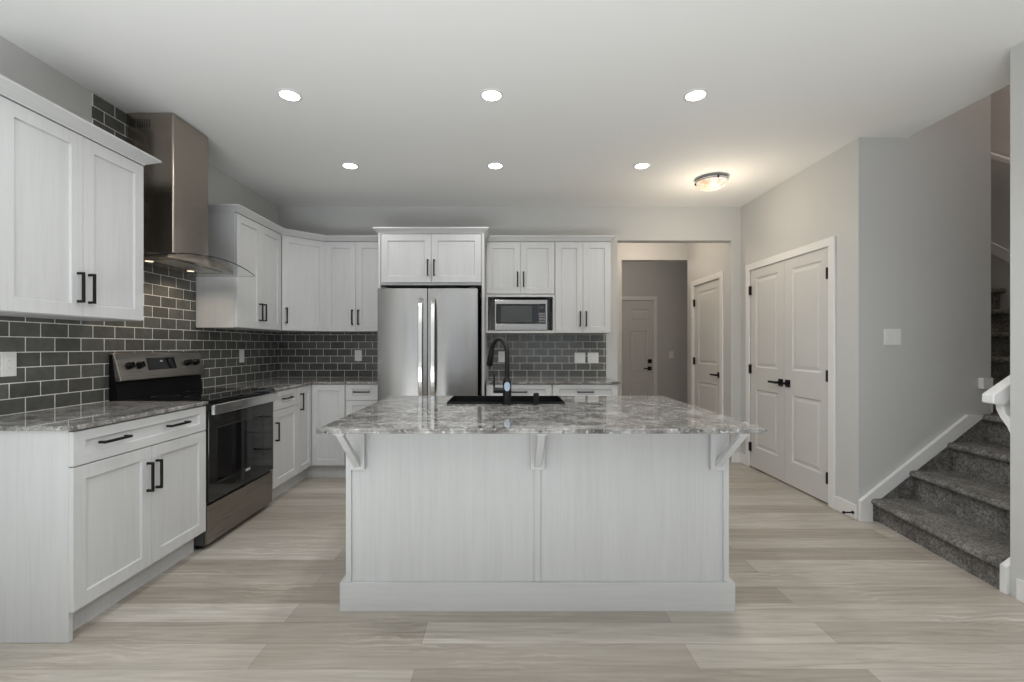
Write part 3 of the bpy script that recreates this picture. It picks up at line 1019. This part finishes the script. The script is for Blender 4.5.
for (x, y, r) in ((0.20, 0.13, 0.10), (0.57, 0.13, 0.08), (0.20, 0.38, 0.075), (0.57, 0.38, 0.10)):
    rb = B()
    n = 40
    lo = [[rb.verts.new((x+rr*math.cos(2*math.pi*i/n), y+rr*math.sin(2*math.pi*i/n), z)) for i in range(n)] for rr, z in ((r, 0.9231), (r, 0.9234), (r-0.002, 0.9234), (r-0.002, 0.9231))]
    for a in range(4):
        for i in range(n):
            rb.faces.new([lo[a][i], lo[a][(i+1) % n], lo[(a+1) % 4][(i+1) % n], lo[(a+1) % 4][i]])
    obj('burner_ring', rb, 'darkgrey', ck, F)
# backguard: black lower part and tilted steel control panel
obj('backguard', prism(B(), [(0.525, 0.91), (0.54, 1.03), (0.558, 1.195), (0.578, 1.195), (0.578, 0.91)], 'x', 0.004, w-0.004), 'blackplastic', t, F)
cpp = [(0.503, 1.035), (0.545, 1.200), (0.552, 1.206), (0.579, 1.206), (0.579, 1.1965), (0.5575, 1.1965), (0.539, 1.033), (0.509, 1.030)]
cp = obj('control_panel', prism(B(), cpp, 'x', -0.001, w+0.001), 'steelh', t, F, 0.003)
tilt = math.atan2(0.042, 0.165)


def on_panel(u):      # point on the tilted face at height fraction u
    return Vector((0, 0.503+0.042*u, 1.035+0.165*u))


Rt = Matrix.Rotation(-tilt, 4, 'X')
for x in (0.085, 0.165, 0.605, 0.69):
    p = on_panel(0.55)
    kb = lathe(B(), [(0.024, 0.0), (0.023, -0.012), (0.019, -0.014), (0.0175, -0.03), (0.016, -0.032)], 24, 'y')
    box(kb, -0.004, 0.004, -0.037, -0.02, -0.018, 0.018)
    obj('knob', kb, 'blackplastic', cp, F @ Matrix.Translation((x, p.y-0.0005, p.z)) @ Rt, smooth=True)
p = on_panel(0.58)
Fd2 = F @ Matrix.Translation((0.37, p.y, p.z)) @ Rt
obj('display', bx(-0.135, 0.12, -0.003, -0.0003, -0.042, 0.042), 'blackglass', cp, Fd2, 0.002)
obj('clock_readout', bx(-0.022, 0.0, -0.0036, -0.003, 0.012, 0.021), 'lcd', cp, Fd2)

# ---------------------------------------------------------------- hood
hy = 3.08
t = thing('range_hood', 'stainless chimney hood with a curved glass canopy above the range', 'range hood', (-2.27, hy, 1.79))
XW = XL+0.0095
ob = obj('chimney', bx(XW, -2.118, hy-0.175, hy+0.175, 1.842, H-0.0015), 'hood', t, bevel=0.010, seg=4)
for k in range(12):
    xv = -2.395+0.0115*k
    obj('vent_slot', bx(xv-0.002, xv+0.002, hy-0.1756, hy-0.1749, 2.645, 2.70), 'blackplastic', ob)


def archz(y):
    s = (y-hy)/0.415
    return 1.838-0.042*s*s


def arch_slab(x0, x1f, y0, y1, th, flat=None, n=24):
    """arched sheet along y; x1f(y) gives the front edge; flat = underside height"""
    bm = B(); rows = []
    for i in range(n+1):
        y = y0+(y1-y0)*i/n; z = archz(y); zb = z-th if flat is None else min(flat, z-0.004)
        x1 = x1f(y)
        rows.append([bm.verts.new((x0, y, zb)), bm.verts.new((x1, y, zb)), bm.verts.new((x1, y, z)), bm.verts.new((x0, y, z))])
    for a, b in zip(rows, rows[1:]):
        for k in range(4):
            bm.faces.new([a[k], a[(k+1) % 4], b[(k+1) % 4], b[k]])
    bm.faces.new(rows[0][::-1]); bm.faces.new(rows[-1])
    bmesh.ops.recalc_face_normals(bm, faces=bm.faces)
    return bm


def front(y):
    s = (y-hy)/0.415
    return -1.905-0.02*s*s


obj('glass_canopy', arch_slab(XW+0.005, front, hy-0.427, hy+0.427, 0.008), 'glass', t, smooth=True)
bmh = arch_slab(XW, lambda y: -1.985-0.05*((y-hy)/0.33)**2, hy-0.33, hy+0.33, 0, 1.788)
bmesh.ops.translate(bmh, verts=[v for v in bmh.verts if v.co.z > 1.7885], vec=(0, 0, -0.0085))
hb_ = obj('hood_body', bmh, 'hood', t, smooth=True)
for y0, y1 in ((hy-0.24, hy-0.01), (hy+0.01, hy+0.24)):
    obj('filter', bx(-2.215, -2.06, y0, y1, 1.784, 1.7885), 'filter', hb_, bevel=0.002)
for y in (hy-0.19, hy+0.19):
    obj('lamp', lathe(B(), [(0.022, 1.7865), (0.022, 1.7885)], 20, c=(-2.26, y, 0)), 'hoodled', hb_)
cb = bx(-0.002, 0.003, -0.05, 0.05, -0.009, 0.009)
obj('control_buttons', cb, 'blackplastic', hb_, Matrix.Translation((-1.997, hy+0.02, 1.806)))
for y in (hy-0.19, hy+0.19):
    l = spot('hood_lamp_light', (-2.27, y, 1.776), 4.5 if y < hy else 2.0, (1.0, 0.80, 0.58), 150, 0.02)

# ---------------------------------------------------------------- fridge
t = thing('refrigerator', 'stainless french door refrigerator against the rear wall', 'refrigerator', (-0.69, 4.5, 0))
FX0, FX1, FYF = -1.152, -0.248, 4.10
obj('body', bx(FX0+0.006, FX1-0.006, FYF+0.075, 4.84, 0.02, 1.755), 'darkgrey', t, bevel=0.004)


def fridge_door(x0, x1, z0, z1, hinge_left):
    """door with a softly crowned front"""
    bm = B(); n = 10; prof = []
    for i in range(n+1):
        s = i/n
        prof.append((x0+(x1-x0)*s, FYF+0.014*(2*s-1)**2))
    pts = prof+[(x1, FYF+0.068), (x0, FYF+0.068)]
    prism(bm, pts, 'z', z0, z1)
    return bm


xm = (FX0+FX1)/2
dL = obj('door', fridge_door(FX0, xm-0.004, 0.70, 1.77, True), 'steel', t, smooth=True)
dR = obj('door', fridge_door(xm+0.004, FX1, 0.70, 1.77, False), 'steel', t, smooth=True)
dF = obj('freezer_drawer', fridge_door(FX0, FX1, 0.07, 0.69, True), 'steel', t, smooth=True)
for d, hx in ((dL, xm-0.057), (dR, xm+0.054)):
    pts = []
    for k in range(21):
        s = k/20
        pts.append((FYF-0.012-0.045*math.sin(math.pi*s)**0.35, 0.80+0.88*s))
    inner = [(y+0.014, z) for y, z in pts[::-1]]
    # end feet reach the door
    prof = [(FYF+0.004, 0.795)]+pts+[(FYF+0.004, 1.685)]+[(FYF+0.004, 1.665)]+inner[1:-1]+[(FYF+0.004, 0.815)]
    obj('handle', prism(B(), prof, 'x', hx-0.019, hx+0.019), 'chrome', d, bevel=0.005, seg=3)
hz = B(); box(hz, xm-0.36, xm+0.36, FYF-0.055, FYF-0.035, 0.60, 0.635)
box(hz, xm-0.34, xm-0.31, FYF-0.037, FYF+0.008, 0.605, 0.63); box(hz, xm+0.31, xm+0.34, FYF-0.037, FYF+0.008, 0.605, 0.63)
obj('handle', hz, 'chrome', dF, bevel=0.004)
obj('grille', bx(FX0+0.01, FX1-0.01, FYF+0.03, FYF+0.074, 0.0, 0.062), 'blackplastic', t)
for x in (FX0+0.05, FX1-0.05):
    obj('hinge_cover', bx(x-0.03, x+0.03, FYF+0.06, FYF+0.16, 1.7555, 1.785), 'darkgrey', t, bevel=0.004)

# ---------------------------------------------------------------- microwave
mx0, mx1, my, mz0, mz1 = -0.102, 0.425, YU-0.022, 1.4065, 1.713
t = thing('microwave', 'stainless microwave with dark window in the open cabinet niche', 'microwave', ((mx0+mx1)/2, my+0.15, mz0))
obj('body', bx(mx0+0.004, mx1-0.004, my+0.022, my+0.295, mz0+0.008, mz1-0.004), 'darkgrey', t, bevel=0.003)
mw, mh = mx1-mx0, mz1-mz0-0.004
fr_ = slab(mw, mh, 0.02, [(0.012, mw-0.018, 0.062, mh-0.042)], [(0.002, -0.004)])
fp = obj('front_frame', fr_, 'steel', t, Matrix.Translation((mx0, my+0.0215, mz0+0.004)), bevel=0.002)
Z0, Z1 = mz0+0.004+0.064, mz0+0.004+mh-0.044
dg = obj('door_glass', bx(mx0+0.015, mx1-0.090, my+0.002, my+0.0053, Z0, Z1), 'blackglass', fp)
obj('window', bx(mx0+0.060, mx1-0.155, my+0.0012, my+0.0019, Z0+0.016, Z1-0.016), 'screen', dg)
kp = obj('keypad', bx(mx1-0.089, mx1-0.021, my+0.002, my+0.0053, Z0, Z1), 'blackglass', fp)
for r in range(4):
    for c in range(3):
        xx = mx1-0.083+c*0.021; zz = Z0+0.012+r*0.026
        obj('button', bx(xx, xx+0.016, my+0.0008, my+0.0019, zz, zz+0.017), 'buttons', kp)
obj('clock_display', bx(mx1-0.08, mx1-0.03, my+0.0008, my+0.0019, Z1-0.045, Z1-0.02), 'screen', kp)
for x in (mx0+0.05, mx1-0.05):
    for y in (my+0.06, my+0.26):
        obj('foot', lathe(B(), [(0.012, mz0-0.001), (0.012, mz0+0.009)], 12, c=(x, y, 0)), 'blackplastic', t)

# ---------------------------------------------------------------- ceiling lights
t0 = None
names = ['left downlight of the near ceiling row, above the range side', 'middle downlight of the near ceiling row', 'right downlight of the near ceiling row',
         'left downlight of the far ceiling row', 'middle downlight of the far ceiling row', 'right downlight of the far ceiling row, nearest the glass dome light']
for (x, y), nm in zip(DOWN, names):
    lab = 'round white recessed ' + nm
    if t0 is None:
        t0 = thing('downlight', lab, 'ceiling light', (x, y, H), 0, 'recessed downlights')
        Fx = Matrix.Translation((x, y, H))
        rg = lathe(B(), [(0.070, -0.0005), (0.070, -0.004), (0.067, -0.006), (0.056, -0.006), (0.0545, -0.004), (0.0545, -0.0005)], 40)
        obj('trim_ring', rg, 'plastic', t0, Fx, smooth=True)
        obj('diffuser', lathe(B(), [(0.054, -0.001), (0.054, -0.005), (0.03, -0.006)], 40), 'led', t0, Fx, smooth=True)
    else:
        dup(t0, (x, y, H), lab)
    spot('downlight_beam', (x, y, H-0.02), 15 if y < 3 else 18, (1.0, 0.98, 0.955), 150, 0.055)
t = thing('flush_mount_light', 'glass dome ceiling light with metal rim near the double doors', 'ceiling light', (1.84, 4.05, H))
F = Matrix.Translation((1.84, 4.05, H)) @ Matrix.Diagonal((0.84, 0.84, 0.84, 1))
obj('base', lathe(B(), [(0.10, -0.001), (0.10, -0.022), (0.085, -0.03)], 40), 'plastic', t, F, smooth=True)
dome = [(0.150, -0.038), (0.153, -0.044)]+[(0.150*math.cos(a), -0.05-0.075*math.sin(a)) for a in [math.pi/2*k/10 for k in range(0, 10)]]
obj('glass_dome', lathe(B(), dome, 48), 'alabaster', t, F, smooth=True)
obj('rim', lathe(B(), [(0.150, -0.030), (0.158, -0.030), (0.160, -0.037), (0.154, -0.0435), (0.150, -0.0375)], 48), 'chrome', t, F, smooth=True)
for k in range(3):
    a = 2*math.pi*k/3+0.5
    obj('clip', bx(-0.008, 0.008, -0.006, 0.006, -0.05, -0.026), 'blackmetal', t, F @ Matrix.Rotation(a, 4, 'Z') @ Matrix.Translation((0.16, 0, 0)))
point('flush_mount_glow', (1.84, 4.05, H-0.42), 9, (1.0, 0.85, 0.65), 0.12)

# ---------------------------------------------------------------- plates on the walls
def plate(name, label, cat, loc, rz, w, h, kind, gangs=1):
    t = thing(name, label, cat, loc, rz)
    F = MATX[t.name]
    obj('plate', bx(-w/2, w/2, -0.006, 0, -h/2, h/2), 'plastic', t, F, 0.002)
    for k in range(gangs):
        cx = (k-(gangs-1)/2)*0.046
        if kind == 'switch':
            obj('rocker', prism(B(), [(-0.0061, -0.033), (-0.0085, -0.033), (-0.0065, 0), (-0.0085, 0.033), (-0.0061, 0.033)], 'x', cx-0.016, cx+0.016), 'plastic', t, F)
        else:
            s = obj('receptacle', bx(cx-0.0165, cx+0.0165, -0.0075, -0.0061, -0.033, 0.033), 'plastic', t, F, 0.001)
            for z in (-0.018, 0.016):
                obj('slot', bx(cx-0.006, cx+0.006, -0.0078, -0.0075, z-0.004, z+0.004), 'slotgrey', s, F)
    return t


plate('wall_outlet', 'white outlet on the tile at the left edge, above the near counter', 'outlet', (XL+0.009, 2.216, 1.162), R90, 0.070, 0.120, 'outlet')
plate('wall_outlet', 'white outlet on the left tile wall beyond the range', 'outlet', (XL+0.009, 4.18, 1.158), R90, 0.074, 0.118, 'outlet')
plate('wall_outlet', 'white outlet on the rear tile wall left of the fridge', 'outlet', (-1.573, YB-0.009, 1.148), 0, 0.074, 0.116, 'outlet')
plate('wall_outlet', 'white outlet partly hidden behind the faucet', 'outlet', (-0.035, YB-0.009, 1.135), 0, 0.074, 0.116, 'outlet')
plate('switch_plate', 'white square switch plate right of the faucet, left one of a pair', 'switch', (0.803, YB-0.009, 1.122), 0, 0.116, 0.116, 'switch', 2)
plate('wall_outlet', 'white square outlet plate right of the faucet, nearest the hall opening', 'outlet', (0.945, YB-0.009, 1.122), 0, 0.116, 0.116, 'outlet', 2)
plate('switch_plate', 'white double rocker switch on the grey wall beside the stairs', 'switch', (2.776, 3.262, 1.315), 0, 0.122, 0.116, 'switch', 2)
plate('switch_plate', 'white switch on the dark mudroom wall right of the six-panel door', 'switch', (2.85, 7.8, 1.10), 0, 0.075, 0.118, 'switch')

# door stop on the baseboard by the stairs
ds = thing('door_stop', 'small black door stop on the baseboard beside the stairs', 'door stop', (XR-0.014, 3.295, 0.045))
F = Matrix.Translation((XR-0.014, 3.295, 0.045))
obj('rod', lathe(B(), [(0.011, 0), (0.011, -0.006), (0.0055, -0.009), (0.0055, -0.062)], 16, 'x'), 'blackmetal', ds, F, smooth=True)
obj('tip', lathe(B(), [(0.009, -0.0622), (0.010, -0.072), (0.007, -0.076)], 16, 'x'), 'blackplastic', ds, F, smooth=True)
